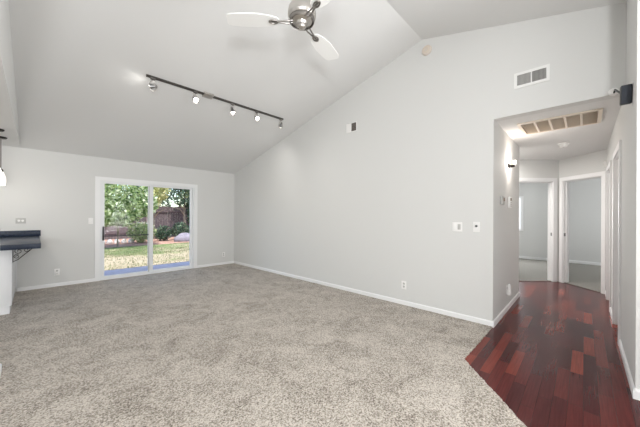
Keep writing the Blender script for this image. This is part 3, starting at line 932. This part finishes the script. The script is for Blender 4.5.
def leaves(m, n, c, r, size, hollow=0.35):
    """n small leaf quads scattered through an ellipsoid"""
    cx, cy, cz = c
    for i in range(n):
        while True:
            p = Vector((random.uniform(-1, 1), random.uniform(-1, 1), random.uniform(-1, 1)))
            if hollow < p.length < 1:
                break
        s = size * random.uniform(0.6, 1.3)
        pos = Vector((cx + p.x * r[0], cy + p.y * r[1], cz + p.z * r[2]))
        q = Vector((random.gauss(0, 1), random.gauss(0, 1), random.gauss(0.4, 1))).to_track_quat('Z', 'Y').to_matrix()
        a = random.random() * PI
        u = q @ Vector((math.cos(a), math.sin(a), 0)) * s
        v = q @ Vector((-math.sin(a), math.cos(a), 0)) * s * 0.45
        m.bm.faces.new([m.bm.verts.new(pos + d) for d in (-u, v, u, -v)])
M_BARK = mat('bark', (150, 134, 118), 0.95, vary=(12, 0.4), bump=(30, 0.8))
M_LEAF_B = leaf_mat('bright_green_leaves', [(0.0, (60, 86, 46)), (0.3, (116, 144, 78)), (0.6, (184, 198, 136)), (1.0, (246, 246, 218))])
M_LEAF_Y = leaf_mat('pale_yellow_leaves', [(0.0, (128, 140, 74)), (0.5, (196, 194, 130)), (1.0, (236, 226, 178))])
M_LEAF_D = leaf_mat('dark_green_leaves', [(0.0, (26, 46, 34)), (0.5, (52, 78, 56)), (0.85, (92, 116, 84)), (1.0, (140, 156, 124))], 0.2)
M_LEAF_G = leaf_mat('shrub_leaves', [(0.0, (76, 104, 60)), (0.45, (144, 164, 104)), (1.0, (222, 224, 176))])
M_PETAL = leaf_mat('pink_white_flowers', [(0.0, (232, 196, 190)), (0.5, (246, 226, 214)), (1.0, (255, 250, 240))])

def tree(name, label, x, y, h, trunk_r, blobs, m, n, size, cat='tree'):
    t = thing(name, label, cat, (x, y, G))
    tb = MB()
    lean = random.uniform(-0.15, 0.15)
    tb.tube([(0, 0, -0.05), (lean * 0.3, 0, h * 0.3), (lean * 0.7, 0.05, h * 0.6), (lean, 0.05, h)], trunk_r, 10, taper=[trunk_r * 1.25, trunk_r, trunk_r * 0.8, trunk_r * 0.45])
    for k in range(5):
        a = k * 2 * PI / 5 + random.random()
        zb = h * random.uniform(0.45, 0.8)
        L = h * 0.35
        tb.tube([(lean * zb / h, 0.03, zb), (math.cos(a) * L * 0.5, math.sin(a) * L * 0.5, zb + L * 0.35), (math.cos(a) * L, math.sin(a) * L, zb + L * 0.5)], 0.03, 8, taper=[trunk_r * 0.55, trunk_r * 0.35, trunk_r * 0.15])
    tb.obj('trunk', M_BARK, t)
    f = MB()
    for c, r in blobs:
        leaves(f, int(n / len(blobs)), c, r, size)
    f.obj('foliage', m, t, smooth=False)
    return t
tree('leafy_tree', 'bright green tree with low hanging branches behind the left door panel', 2.35, 13.7, 2.2, 0.032,
     [((-0.6, 0, 2.2), (1.0, 1.0, 1.0)), ((0.5, 0.2, 2.0), (1.0, 0.9, 0.85)), ((0.0, 0, 3.0), (1.5, 1.2, 1.0)), ((-0.5, -0.3, 1.5), (0.6, 0.7, 0.6)), ((0.2, -0.2, 1.45), (0.65, 0.6, 0.6)), ((-0.35, 0.3, 1.25), (0.45, 0.4, 0.4)), ((0.85, 0, 1.75), (0.6, 0.6, 0.5))], M_LEAF_B, 9000, 0.075)
tree('pale_tree', 'pale yellow leaved tree seen in the left of the right door panel', 4.5, 16.9, 2.2, 0.06,
     [((-0.2, 0, 2.3), (0.65, 0.8, 0.7)), ((0.2, 0, 2.6), (0.6, 0.7, 0.6)), ((0.0, 0, 3.3), (0.8, 0.8, 0.8))], M_LEAF_Y, 3000, 0.075)
tree('dark_tree', 'dark green tree over the fence in the right door panel', 6.25, 17.2, 2.4, 0.08,
     [((0.0, 0, 2.6), (0.9, 0.9, 0.8)), ((0.5, -0.1, 1.6), (0.5, 0.7, 1.0)), ((0.1, 0, 3.3), (0.9, 0.9, 0.6))], M_LEAF_D, 4200, 0.08)
for (x, y, h, lab, mm) in ((2.2, 22, 5.0, 'tall green tree beyond the fence behind the left door panel', M_LEAF_B), (5.6, 22.5, 4.6, 'tall dark tree beyond the fence in the middle', M_LEAF_D),
                           (9.0, 22, 5.2, 'tall pale tree beyond the fence towards the right', M_LEAF_Y)):
    tree('background_tree', lab, x, y, h * 0.6, 0.13, [((0, 0, h * 0.5), (1.55, 1.2, h * 0.3)), ((0.0, 0, h * 0.72), (1.5, 1.2, h * 0.28))], mm, 3600, 0.11)
def shrub(name, label, x, y, r, h, m, n, size, flowers=0, group=None):
    t = thing(name, label, 'shrub', (x, y, G), None, group)
    sb = MB()
    for k in range(6):
        a = k * PI / 3 + random.random()
        sb.tube([(0, 0, -0.02), (math.cos(a) * r * 0.3, math.sin(a) * r * 0.3, h * 0.4), (math.cos(a) * r * 0.6, math.sin(a) * r * 0.6, h * 0.75)], 0.012, 6)
    sb.obj('stems', M_BARK, t)
    f = MB()
    leaves(f, n, (0, 0, h * 0.52), (r, r * 0.9, h * 0.5), size, 0.2)
    f.obj('foliage', m, t, smooth=False)
    if flowers:
        f = MB()
        leaves(f, flowers, (0, 0, h * 0.6), (r, r * 0.9, h * 0.45), size * 0.9, 0.75)
        f.obj('flowers', M_PETAL, t, smooth=False)['kind'] = 'stuff'
shrub('flowering_shrub', 'leafy green shrub with pale flowers left of the door meeting stile', 3.55, 15.2, 0.62, 1.0, M_LEAF_G, 1500, 0.055, 160)
shrub('low_shrub', 'low dark green shrub in the bed just right of the meeting stile', 4.6, 15.6, 0.42, 0.8, M_LEAF_D, 900, 0.055)
shrub('low_shrub', 'dark leafy shrub behind the pale boulder at right', 5.55, 15.9, 0.5, 0.95, M_LEAF_D, 1100, 0.055)
M_STONE = mat('pale_stone', (130, 122, 130), 0.9, vary=(5, 0.2), bump=(18, 0.6))
M_EDGE = mat('pale_edging_stone', (205, 196, 190), 0.9, vary=(9, 0.2), bump=(18, 0.6))
def stone(x, y, sx, sy, sz, label, group=None, seed=0):
    m = MB()
    bmesh.ops.create_icosphere(m.bm, subdivisions=3, radius=1)
    for v in m.bm.verts:
        k = 1 + 0.22 * noise.noise(v.co * 1.4 + Vector((seed * 3.7, 0, 0)))
        v.co = Vector((v.co.x * sx * k, v.co.y * sy * k, max(-0.35, v.co.z) * sz * k))
    tag(m.obj('garden_stone', M_EDGE if group else M_STONE, loc=(x, y, G + 0.3 * sz), angle=60), label, 'stone', group)
stone(5.35, 14.75, 0.5, 0.32, 0.32, 'large pale boulder at the right edge of the planting bed', seed=1)
for k in range(5):
    stone(2.15 + k * 0.27, 15.9 - k * 0.05, 0.12, 0.1, 0.15, 'pale edging stone in a short row at the left of the bed', 'edging stones of the bed', seed=3 + k)
